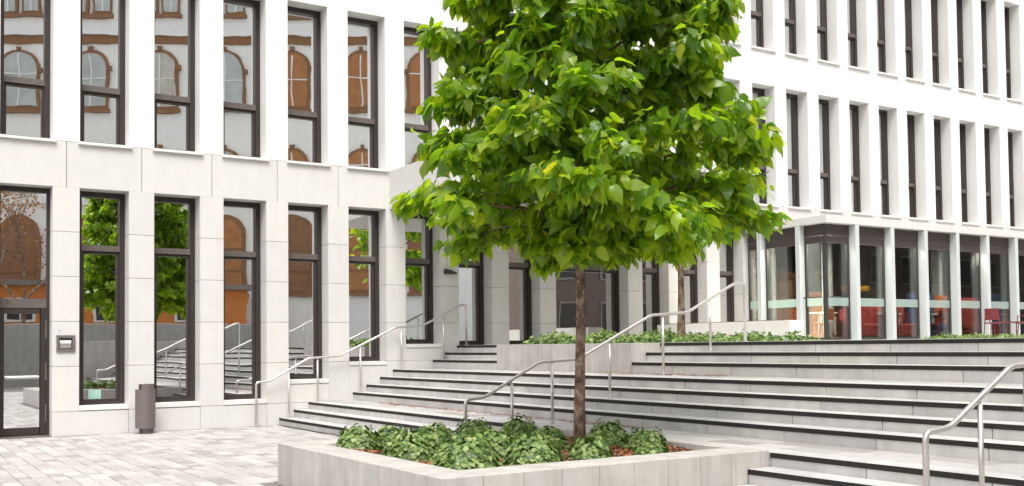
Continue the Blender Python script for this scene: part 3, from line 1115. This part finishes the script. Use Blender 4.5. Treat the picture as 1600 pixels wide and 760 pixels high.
for j in range(NY + 1):
    for i in range(NX + 1):
        x, y = ix0 + (ix1 - ix0) * i / NX, iy0 + (iy1 - iy0) * j / NY
        m.v.append((x, y, soil_z(x, y) + hr.uniform(-0.006, 0.006)))
for j in range(NY):
    for i in range(NX):
        a = j * (NX + 1) + i
        m.f.append((a, a + 1, a + NX + 2, a + NX + 1))
m.build('soil', 'soil', pl, smooth=True)
m = MB()
for k in range(9000):
    x, y = hr.uniform(ix0 + .02, ix1 - .02), hr.uniform(iy0 + .02, iy1 - .02)
    z = soil_z(x, y) + hr.uniform(0.0, 0.02)
    L, w = hr.uniform(0.018, 0.05), hr.uniform(0.008, 0.02)
    a, tl = hr.uniform(0, 2 * pi), hr.uniform(-0.5, 0.5)
    dx, dy, dz = cos(a) * L, sin(a) * L, tl * L * 0.6
    ex, ey = -sin(a) * w, cos(a) * w
    m.quad((x - dx / 2, y - dy / 2, z - dz / 2), (x + dx / 2, y + dy / 2, z + dz / 2), (x + dx / 2 + ex, y + dy / 2 + ey, z + dz / 2 + 0.006), (x - dx / 2 + ex, y - dy / 2 + ey, z - dz / 2 + 0.006))
m.build('bark_mulch', 'bark_chip', pl, kind='stuff')

up_ = thing('raised_planter', 'raised grey stone planter at the stair head holding the low hedge', 'planter', (13, -4.7, 1.0))
UX0, UX1, UY0, UY1, UZ = 10.434, 15.95, -6.74, -2.635, 1.545
y = UY0
k = 0
while y < UY1 - 0.02:
    y2 = min(y + (0.5 if k % 3 else 0.36), UY1)
    B('stone_block', 'planter_stone', up_, UX0, UX0 + 0.18, y + 0.0025, y2 - 0.0025, 1.0, UZ, ch=0.004)
    y = y2
    k += 1
x = UX0 + 0.18
while x < UX1 - 0.02:
    x2 = min(x + 0.45, UX1)
    B('stone_block', 'planter_stone', up_, x + 0.0025, x2 - 0.0025, UY0, UY0 + 0.18, 1.0, UZ, ch=0.004)
    B('stone_block', 'planter_stone', up_, x + 0.0025, x2 - 0.0025, UY1 - 0.18, UY1, 1.0, UZ, ch=0.004)
    x = x2
B('soil', 'soil', up_, UX0 + 0.17, UX1, UY0 + 0.17, UY1 - 0.17, 1.0, UZ - 0.05)

lw = thing('low_wall', 'low white rendered wall with dark cap behind the hedge', 'wall', (16.2, -3, TERR))
B('wall_body', 'low_wall_plaster', lw, 16.0, 16.42, -5.0, -0.9, TERR, 1.985, ch=0.006)
B('cap', 'steel_dark', lw, 16.10, 16.42, -4.72, -0.9, 1.9855, 2.005)

# ------------------------------------------------------------------ foliage
def leaf_mesh_data(L, Wd, teeth, droop, fold, rr, lobes=0.0, n=9):
    """broad pointed leaf with a midrib fold, curled blade and uneven margin; tip along +x, up +z"""
    mid, lft, rgt = [], [], []
    twist = rr.uniform(-0.35, 0.35)
    wave = rr.uniform(0, 6)
    bend = rr.uniform(-0.12, 0.12)
    for k in range(n + 1):
        s = k / n
        prof = math.sin(pi * s ** 0.72) ** 0.88 if 0 < s < 1 else 0
        prof *= 1 - 0.22 * s ** 2
        x = L * s
        yc = bend * L * s * s
        zc = -droop * L * s * s
        mid.append((x, yc, zc))
        for sgn, dst in ((1, lft), (-1, rgt)):
            w = Wd / 2 * prof * (1 + teeth * (1 if (k + (sgn > 0)) % 2 else -1) * rr.uniform(0.4, 1.2))
            back = -0.07 * L * max(0, 1 - s * 2.6) if k else 0
            z = zc + fold * w - 0.9 * droop * w * w / Wd + 0.035 * L * sin(wave + s * 9 + sgn) + sgn * twist * w * s
            dst.append((x + back + 0.12 * w, yc + sgn * w, z))
    v = mid + lft[1:n] + rgt[1:n]
    f = []
    li = lambda k: n + k
    ri = lambda k: n + (n - 1) + k
    f.append((0, 1, li(1)))
    f.append((1, 0, ri(1)))
    for k in range(1, n - 1):
        f.append((k, k + 1, li(k + 1), li(k)))
        f.append((k + 1, k, ri(k), ri(k + 1)))
    f.append((n - 1, n, li(n - 1)))
    f.append((n, n - 1, ri(n - 1)))
    uv = [(k / n, 0.5) for k in range(n + 1)] + [(k / n, 1.0) for k in range(1, n)] + [(k / n, 0.0) for k in range(1, n)]
    return v, f, uv


def set_uv(me, uv):
    lay = me.uv_layers.new(name='leaf')
    idx = [0] * len(me.loops)
    me.loops.foreach_get('vertex_index', idx)
    flatuv = []
    for i in idx:
        flatuv += uv[i]
    lay.data.foreach_set('uv', flatuv)


def orient(tip, nrm):
    """matrix with x along tip and z near nrm"""
    x = tip.normalized()
    z = (nrm - x * nrm.dot(x))
    z = z.normalized() if z.length > 1e-4 else x.orthogonal().normalized()
    y = z.cross(x)
    return Matrix((x, y, z)).transposed()


def add_leaf(mb, data, pos, R, s):
    b = len(mb.v)
    for p in data[0]:
        q = R @ (Vector(p) * s) + pos
        mb.v.append((q.x, q.y, q.z))
    mb.f += [tuple(b + i for i in ff) for ff in data[1]]
    if mb.uv is not None:
        mb.uv += data[2]


def noisy(a, rr, k):
    return Vector((rr.gauss(0, k), rr.gauss(0, k), rr.gauss(0, k))) + a


def interp(tab, z):
    if z <= tab[0][0]:
        return tab[0][1]
    for (a, ra), (b, rb) in zip(tab[:-1], tab[1:]):
        if z <= b:
            return ra + (rb - ra) * (z - a) / (b - a)
    return tab[-1][1]


def broadleaf_tree(name, label, base, top, r0, crown, z_lo, n_limbs, per, leafL, seed, singles):
    rr = random.Random(seed)
    t = thing(name, label, 'tree', base)
    bx, by, bz = base
    # trunk
    pts, rads = [], []
    for k in range(15):
        s = k / 14
        z = bz - 0.05 + (top - bz) * s
        pts.append((bx + 0.02 * sin(z * 1.7 + seed) + 0.02 * s, by + 0.02 * cos(z * 1.3 + seed), z))
        rads.append(r0 * (1.22 - 0.22 * min(1, s * 8)) * (1 - 0.80 * s) * (1 + rr.uniform(-.05, .05)) + 0.006)
    mb = MB().tube(pts, rads, 14)
    for k in range(9):                                  # knots on the bark
        z = bz + 0.15 + k * 0.21 + rr.uniform(-.05, .05)
        a = rr.uniform(0, 2 * pi)
        rad = r0 * 0.92
        c = Vector((bx + cos(a) * rad * 0.8, by + sin(a) * rad * 0.8, z))
        d = Vector((cos(a), sin(a), 0.2))
        mb.tube([c, c + d * 0.015, c + d * 0.028], [0.022, 0.017, 0.006], 7)
    mb.build('trunk', 'bark', t, smooth=True)
    limbs = MB()
    twigs = []
    golden = 2.399963
    R0 = 1.0
    for k in range(n_limbs + 5):
        s = min((k + 0.5) / n_limbs, 1.0)
        zt = z_lo + (top - 0.3 - z_lo) * s ** 1.05          # height of the limb end
        a = k * golden + rr.uniform(-.3, .3)
        R = interp(crown, zt) * rr.uniform(0.74, 1.0)
        zs = min(zt + 0.0, top - 0.4) - R * 0.22 + 0.25 * max(0, 1 - s * 3)
        zs = max(zs, z_lo + 0.15)
        if k >= n_limbs:                                # short low limbs close to the trunk
            R, zt, zs = rr.uniform(0.35, 0.75), z_lo - rr.uniform(0.02, 0.14), z_lo + 0.25
            a = -0.9 + (k - n_limbs) * 1.25
            s = 0.2
        p0 = Vector((bx, by, zs))
        sh = R0 * min(1, max(0, (zt - 2.9) / 0.7))
        p3 = Vector((bx + 0.11 * sh + cos(a) * R, by - 0.07 * sh + sin(a) * R, zt))
        p1 = p0.lerp(p3, 0.35) + Vector((0, 0, 0.16))
        p2 = p0.lerp(p3, 0.72) + Vector((0, 0, 0.15))
        cur = [p0, p1, p2, p3]
        th = 0.030 * (1 - 0.5 * s)
        limbs.tube(cur, [th, th * 0.7, th * 0.45, th * 0.15], 6)
        for q in range(6):
            f = 0.28 + 0.72 * (q + rr.random()) / 6
            seg = min(int(f * 3), 2)
            pos = cur[seg].lerp(cur[seg + 1], f * 3 - seg)
            a2 = a + rr.choice((-1, 1)) * rr.uniform(0.35, 1.15)
            ln = rr.uniform(0.22, 0.52) * (1.15 - 0.4 * f) * min(1, R)
            e = pos + Vector((cos(a2) * ln, sin(a2) * ln, rr.uniform(-.08, .22)))
            limbs.tube([pos, pos.lerp(e, 0.5) + Vector((0, 0, 0.03)), e], [0.009, 0.006, 0.003], 5)
            twigs.append((pos, e, a2, f))
        twigs.append((p2, p3, a, 1.0))
    limbs.build('branches', 'bark', t, smooth=True)
    variants = [leaf_mesh_data(1.0, rr.uniform(0.52, 0.84), rr.uniform(0.03, 0.12), rr.uniform(0.2, 0.85), rr.uniform(-0.1, 0.5), rr) for _ in range(10)]
    leaves = []
    for p, e, a, f in twigs:
        n = int(per * (0.7 + 0.5 * f) * rr.uniform(0.75, 1.25))
        for q in range(n):
            s = rr.random() ** 0.7
            pos = p.lerp(e, s * 1.02) + Vector((rr.gauss(0, 0.055), rr.gauss(0, 0.055), rr.gauss(0, 0.05)))
            aa = a + rr.gauss(0, 0.95)
            tip = Vector((cos(aa), sin(aa), 0.25 - 2.1 * rr.random() ** 1.2))
            pet = rr.uniform(0.03, 0.11)
            pos = pos + Vector((cos(aa), sin(aa), -0.15)) * pet
            nrm = noisy(Vector((cos(aa) * 0.35, sin(aa) * 0.35, 1.0)), rr, 0.6)
            L = leafL * (0.5 + 0.85 * rr.random() ** 1.1)
            leaves.append((pos, tip, nrm, L, rr.randrange(10)))
    lo = z_lo - 0.20
    leaves = [l for l in leaves if l[0].z > lo]

    def sc(l):
        q = pix(l[0])
        if not q or not (0 < q[0] < 1600 and -5 < q[1] < 760):
            return 1e9
        return q[2] - l[3] * 3
    order = sorted(range(len(leaves)), key=lambda i: sc(leaves[i]))
    single = set(order[:singles])
    mb = MB()
    mb.uv = []
    vm = []
    for d in variants:
        me = bpy.data.meshes.new('leaf')
        me.from_pydata(d[0], [], d[1])
        me.materials.append(MATS['tree_leaf'])
        set_uv(me, d[2])
        me.polygons.foreach_set('use_smooth', [True] * len(me.polygons))
        vm.append(me)
    for i, (pos, tip, nrm, L, v) in enumerate(leaves):
        R = orient(tip, nrm)
        if i in single:
            o = bpy.data.objects.new('leaf', vm[v])
            col.objects.link(o)
            o.parent = t
            o.matrix_parent_inverse = Matrix.Translation(-t.location)
            o.matrix_basis = Matrix.LocRotScale(pos, R.to_quaternion(), Vector((L, L, L)))
        else:
            add_leaf(mb, variants[v], pos, R, L)
    mb.build('foliage', 'tree_leaf', t, smooth=True, kind='stuff')
    print(name, 'leaves', len(leaves))
    return t


CROWN = [(2.35, 1.6), (2.75, 1.93), (3.1, 1.90), (3.5, 1.78), (4.0, 1.66), (4.6, 1.58), (5.1, 1.56), (5.6, 1.4), (6.2, 1.15), (6.9, 0.75), (7.4, 0.25)]
broadleaf_tree('young_tree', 'young broadleaf tree with bright green crown in the front planter', (6.667, -10.461, 0.40), 7.3, 0.054, CROWN, 2.62, 84, 44, 0.160, 11, 300)
CROWN2 = [(3.3, 0.9), (3.8, 1.25), (4.6, 1.3), (5.4, 1.0), (6.2, 0.4)]
broadleaf_tree('young_tree', 'second young tree behind the hedge, its thin trunk left of the cafe', (12.75, -5.35, 1.5), 6.2, 0.066, CROWN2, 3.5, 26, 9, 0.20, 23, 0)


def mound(name, label, x, y, z, r, h, seed, group, nleaf=None, lsize=0.053, sx=1.0, sy=1.0):
    rr = random.Random(seed)
    var = [leaf_mesh_data(1.0, rr.uniform(0.88, 1.1), 0.14, rr.uniform(0.2, 0.5), 0.15, rr, n=5) for _ in range(4)]
    mb = MB()
    n = nleaf or int(17500 * r * r)
    h *= 1.3
    r *= 0.84
    for k in range(n):
        a = rr.uniform(0, 2 * pi)
        u = rr.random() ** 0.5
        el = math.acos(1 - u * 0.98)
        q = rr.uniform(0.82, 1.02) * (1 + 0.07 * sin(a * 3 + seed) + 0.05 * sin(a * 5 + el * 4))
        d = Vector((sin(el) * cos(a), sin(el) * sin(a), cos(el)))
        pos = Vector((x + d.x * r * q * sx, y + d.y * r * q * sy, z + d.z * h * q))
        tip = Vector((cos(a) * 0.9, sin(a) * 0.9, -0.15 - 0.5 * sin(el))) + Vector((rr.gauss(0, .3), rr.gauss(0, .3), rr.gauss(0, .2)))
        nrm = noisy(Vector((d.x * 0.8, d.y * 0.8, 0.45 + d.z)), rr, 0.16)
        add_leaf(mb, var[k % 4], pos, orient(tip, nrm), lsize * rr.uniform(0.6, 1.25))
    o = mb.build(name, 'shrub_leaf', None, smooth=True)
    tag(o, label, 'plant', group)
    return o


GP = 'leafy mounds in the tree planter'
mounds = [
    ('leafy mound at the left end of the planter, leftmost of all', 4.56, -9.25, 0.27, 0.22),
    ('leafy mound behind the leftmost ones, beside the back rim', 5.02, -9.12, 0.24, 0.20),
    ('leafy mound second along the left rim of the planter', 4.66, -10.35, 0.32, 0.24),
    ('leafy mound in the middle of the left half, away from the rims', 5.30, -9.62, 0.28, 0.22),
    ('leafy mound at the front corner of the planter, nearest of all', 4.66, -11.45, 0.34, 0.26),
    ('leafy mound at the foot of the middle handrail start', 5.93, -9.42, 0.26, 0.24),
    ('leafy mound just behind the second one on the front rim', 5.40, -10.72, 0.27, 0.23),
    ('leafy mound second from the front corner along the front rim', 5.32, -11.50, 0.31, 0.23),
    ('leafy mound behind the trunk on its left, by the back rim', 6.45, -9.55, 0.26, 0.24),
    ('leafy mound close to the trunk on its left', 6.30, -10.35, 0.23, 0.20),
    ('leafy mound close to the trunk on its right', 6.98, -10.55, 0.25, 0.24),
    ('leafy mound on the front rim directly in front of the trunk', 5.98, -11.55, 0.23, 0.20),
    ('leafy mound near the right end of the planter', 7.12, -11.00, 0.25, 0.18),
    ('small flat leafy mound at the front rim, rightmost of the front row', 6.60, -11.70, 0.18, 0.12),
    ('leafy mound filling the gap behind the front corner mound', 4.95, -10.95, 0.24, 0.20),
]
for k, (lab, x, y, r, h) in enumerate(mounds):
    mound('ground_cover_plant', lab, x, y, 0.41, r, h, 40 + k, GP)


def hedge(label, x0, x1, y0, y1, z, h, seed, dens=420, size=0.075):
    rr = random.Random(seed)
    var = [leaf_mesh_data(1.0, rr.uniform(0.7, 0.95), 0.12, rr.uniform(0.2, 0.5), 0.15, rr, n=5) for _ in range(4)]
    mb = MB()
    area = (x1 - x0) * (y1 - y0)
    for k in range(int(area * dens)):
        x, y = rr.uniform(x0, x1), rr.uniform(y0, y1)
        edge = min(1.0, min(x - x0, x1 - x, y - y0, y1 - y) / 0.12)
        hh = h * (0.72 + 0.28 * sin(x * 5.3 + seed) * cos(y * 4.1) + 0.18 * sin(x * 11 + y * 9)) * (0.45 + 0.55 * edge)
        zz = z + hh * rr.uniform(0.35, 1.05)
        a = rr.uniform(0, 2 * pi)
        tip = Vector((cos(a), sin(a), rr.uniform(-.7, .35)))
        nrm = noisy(Vector((0, -0.3, 1)), rr, 0.45)
        add_leaf(mb, var[k % 4], Vector((x, y, zz)), orient(tip, nrm), size * rr.uniform(0.7, 1.3))
    for k in range(int((x1 - x0) * 10)):
        x, y = rr.uniform(x0 + .05, x1 - .05), rr.uniform(y0 + .05, y1 - .05)
        mb.tube([(x, y, z - 0.03), (x + rr.uniform(-.03, .03), y, z + h * 0.6)], 0.006, 4)
    o = mb.build('low_hedge', 'shrub_leaf', None, smooth=True)
    return tag(o, label, 'hedge', 'low hedges on the terrace')


hedge('low green hedge filling the raised planter left of the second trunk', 10.75, 12.6, -6.45, -2.9, 1.50, 0.26, 3)
hedge('low green hedge behind the upper steps, around the second trunk', 12.62, 15.2, -6.5, -4.9, 1.50, 0.24, 4)
hedge('low green hedge running in front of the cafe glass at the right', 21.4, 30.0, -4.75, -4.1, TERR, 0.17, 5, 330, 0.07)

# ------------------------------------------------------------------ across the square (seen mirrored in the windows)
cw = MB().box(-25, 16, -27.4, -27.0, 0, 2.7, 0.02)
for k in range(13):
    cw.box(-24.5 + k * 3.1, -24.42 + k * 3.1, -27.0, -26.985, 0.02, 2.65)
tag(cw.build('retaining_wall', 'concrete_wall'), 'grey concrete retaining wall across the square, mirrored in the windows', 'wall')
ob = thing('orange_house', 'low orange rendered house across the square, mirrored in the windows', 'house', (6, -33, 0))
B('wall', 'orange_plaster', ob, -16, 17, -36, -32, 0, 4.6)
B('roof', 'steel_dark', ob, -16.3, 17.3, -36.2, -31.6, 4.6, 4.85)
for k in range(8):
    w = MB().box(-14 + k * 3.9, -12.7 + k * 3.9, -32.0, -31.93, 2.9, 4.0).build('window', 'white_paint', ob)
    MB().box(-13.88 + k * 3.9, -13.40 + k * 3.9, -31.93, -31.91, 3.0, 3.9).box(-13.32 + k * 3.9, -12.84 + k * 3.9, -31.93, -31.91, 3.0, 3.9).build('pane', 'interior_dark', w)

hb = thing('arcaded_house', 'tall pale house with brown arched windows across the square, mirrored in the windows', 'building', (7.24, -41.0, 0))
hb.rotation_euler = (0, 0, radians(29))


def hpart(m, nm, mt, parent=None):
    o = m.build(nm, mt)
    o.parent = parent or hb
    return o


hpart(MB().box(-34, 26, -12, 0, 0, 30), 'wall', 'old_plaster')
for z0, z1, d, mt in ((19.0, 19.35, 0.25, 'old_plaster'), (18.55, 19.0, 0.12, 'brown_stone'), (9.6, 10.0, 0.2, 'old_plaster'), (27.5, 28.4, 0.6, 'brown_stone')):
    hpart(MB().box(-34.1, 26.1, 0, d, z0, z1), 'cornice', mt)


def arch(x, z0, w, h, ring, n=10):
    r = w / 2
    pts = [(x - r, z0), (x + r, z0)]
    for k in range(n + 1):
        a = pi * k / n
        pts.append((x + r * cos(a), z0 + h - r + r * sin(a)))
    return pts


hv = random.Random(12)
for k in range(-8, 7):
    x = k * 3.72 + hv.uniform(-0.15, 0.15)
    rows = [(4.6, 4.4, 2.3, True, 0), (10.5, 2.2, 1.9, False, 0), (14.9, 3.3, 2.0 if k % 3 else 2.3, False, 0),
            (20.2, 3.7, 1.05, False, -0.62), (20.2, 3.7, 1.05, False, 0.62), (24.6, 2.6, 1.7, False, 0)]
    for z0, h, w, filled, dx in rows:
        xx = x + dx
        m = MB().poly_prism(arch(xx, z0, w, h, 0)[::-1], 0.0, 0.14)
        o = hpart(m, 'window', 'brown_stone')
        hpart(MB().box(xx - w / 2 - 0.1, xx + w / 2 + 0.1, 0.0, 0.22, z0 - 0.2, z0), 'sill', 'brown_stone', o)
        if filled:
            hpart(MB().poly_prism(arch(xx, z0 + 0.1, w - 0.5, h - 0.4, 0)[::-1], 0.141, 0.16), 'shutter', 'ochre_panel' if k % 2 else 'brown_stone', o)
            for q in (1.2, 2.4):
                hpart(MB().box(xx - w / 2 + 0.25, xx + w / 2 - 0.25, 0.16, 0.2, z0 + q, z0 + q + 0.1), 'rail', 'brown_stone', o)
            continue
        rim = 0.34 if w > 1.5 else 0.24
        mt = 'ochre_panel' if (k >= 4 and z0 < 16) else ('curtain_cloth' if hv.random() < 0.4 else 'pale_pane')
        hpart(MB().poly_prism(arch(xx, z0 + 0.15, w - rim, h - 0.32, 0)[::-1], 0.141, 0.16), 'pane', mt, o)
        hpart(MB().box(xx - 0.04, xx + 0.04, 0.16, 0.19, z0 + 0.15, z0 + h - 0.3), 'mullion', 'white_paint', o)
        if hv.random() < 0.7:
            zq = z0 + h * hv.uniform(0.45, 0.6)
            hpart(MB().box(xx - w / 2 + 0.15, xx + w / 2 - 0.15, 0.16, 0.19, zq, zq + 0.07), 'mullion', 'white_paint', o)
        if w > 1.5:
            hpart(MB().poly_prism([(xx - 0.10, z0 + h - 0.02), (xx + 0.10, z0 + h - 0.02), (xx + 0.12, z0 + h + 0.18), (xx - 0.12, z0 + h + 0.18)][::-1], 0.0, 0.2), 'keystone', 'brown_stone', o)
            for sg in (-1, 1):
                hpart(MB().box(xx + sg * (w / 2 + 0.02) - 0.12, xx + sg * (w / 2 + 0.02) + 0.12, 0.0, 0.2, z0 + h - w / 2 - 0.15, z0 + h - w / 2 + 0.1), 'capital', 'brown_stone', o)

bh = thing('added_dark_house', 'added long dark brown house out of view, dimming the sky mirrored in the right windows', 'building', (75, -44, 0))  # unseen house, added to cut sky reflection in the cafe and right-hand glass
B('wall', 'dark_brick', bh, 42, 125, -56, -42, 0, 27)
B('roof', 'steel_dark', bh, 41.5, 125.5, -56.5, -41.4, 27, 27.8)
for k in range(20):
    for r in range(6):
        w = MB().box(44 + k * 4, 46 + k * 4, -42, -41.9, 2.4 + r * 4.1, 4.9 + r * 4.1).build('window', 'steel_dark', bh)
        MB().box(44.15 + k * 4, 45.85 + k * 4, -41.9, -41.88, 2.55 + r * 4.1, 4.75 + r * 4.1).build('pane', 'interior_dark', w)

# sparse autumn tree across the square
rr = random.Random(77)
at = thing('autumn_tree', 'sparse autumn tree across the square, mirrored in the second window', 'tree', (6.0, -29.5, 0))
mb, lv = MB(), MB()
var = [leaf_mesh_data(1.0, 0.7, 0.1, 0.3, 0.1, rr) for _ in range(2)]


def grow(p, d, L, r, depth):
    e = p + d * L
    mb.tube([p, p.lerp(e, .5) + Vector((rr.gauss(0, L * .05), rr.gauss(0, L * .05), 0)), e], [r, r * .8, r * .6], 6 if depth > 2 else 4, cap=False)
    if depth <= 1:
        for _ in range(5):
            add_leaf(lv, var[0], e + Vector((rr.gauss(0, .2), rr.gauss(0, .2), rr.gauss(0, .2))), orient(noisy(Vector((0, 0, -.3)), rr, 1), noisy(Vector((0, 0, 1)), rr, .6)), 0.14)
    if depth == 0:
        return
    for _ in range(3):
        nd = (d + Vector((rr.gauss(0, .5), rr.gauss(0, .5), rr.gauss(0.1, .3)))).normalized()
        grow(e, nd, L * rr.uniform(.6, .8), r * .55, depth - 1)


grow(Vector((6.0, -29.5, 0)), Vector((0, 0, 1)), 3.2, 0.14, 5)
mb.build('trunk', 'bark', at)
lv.build('foliage', 'autumn_leaf', at, kind='stuff')
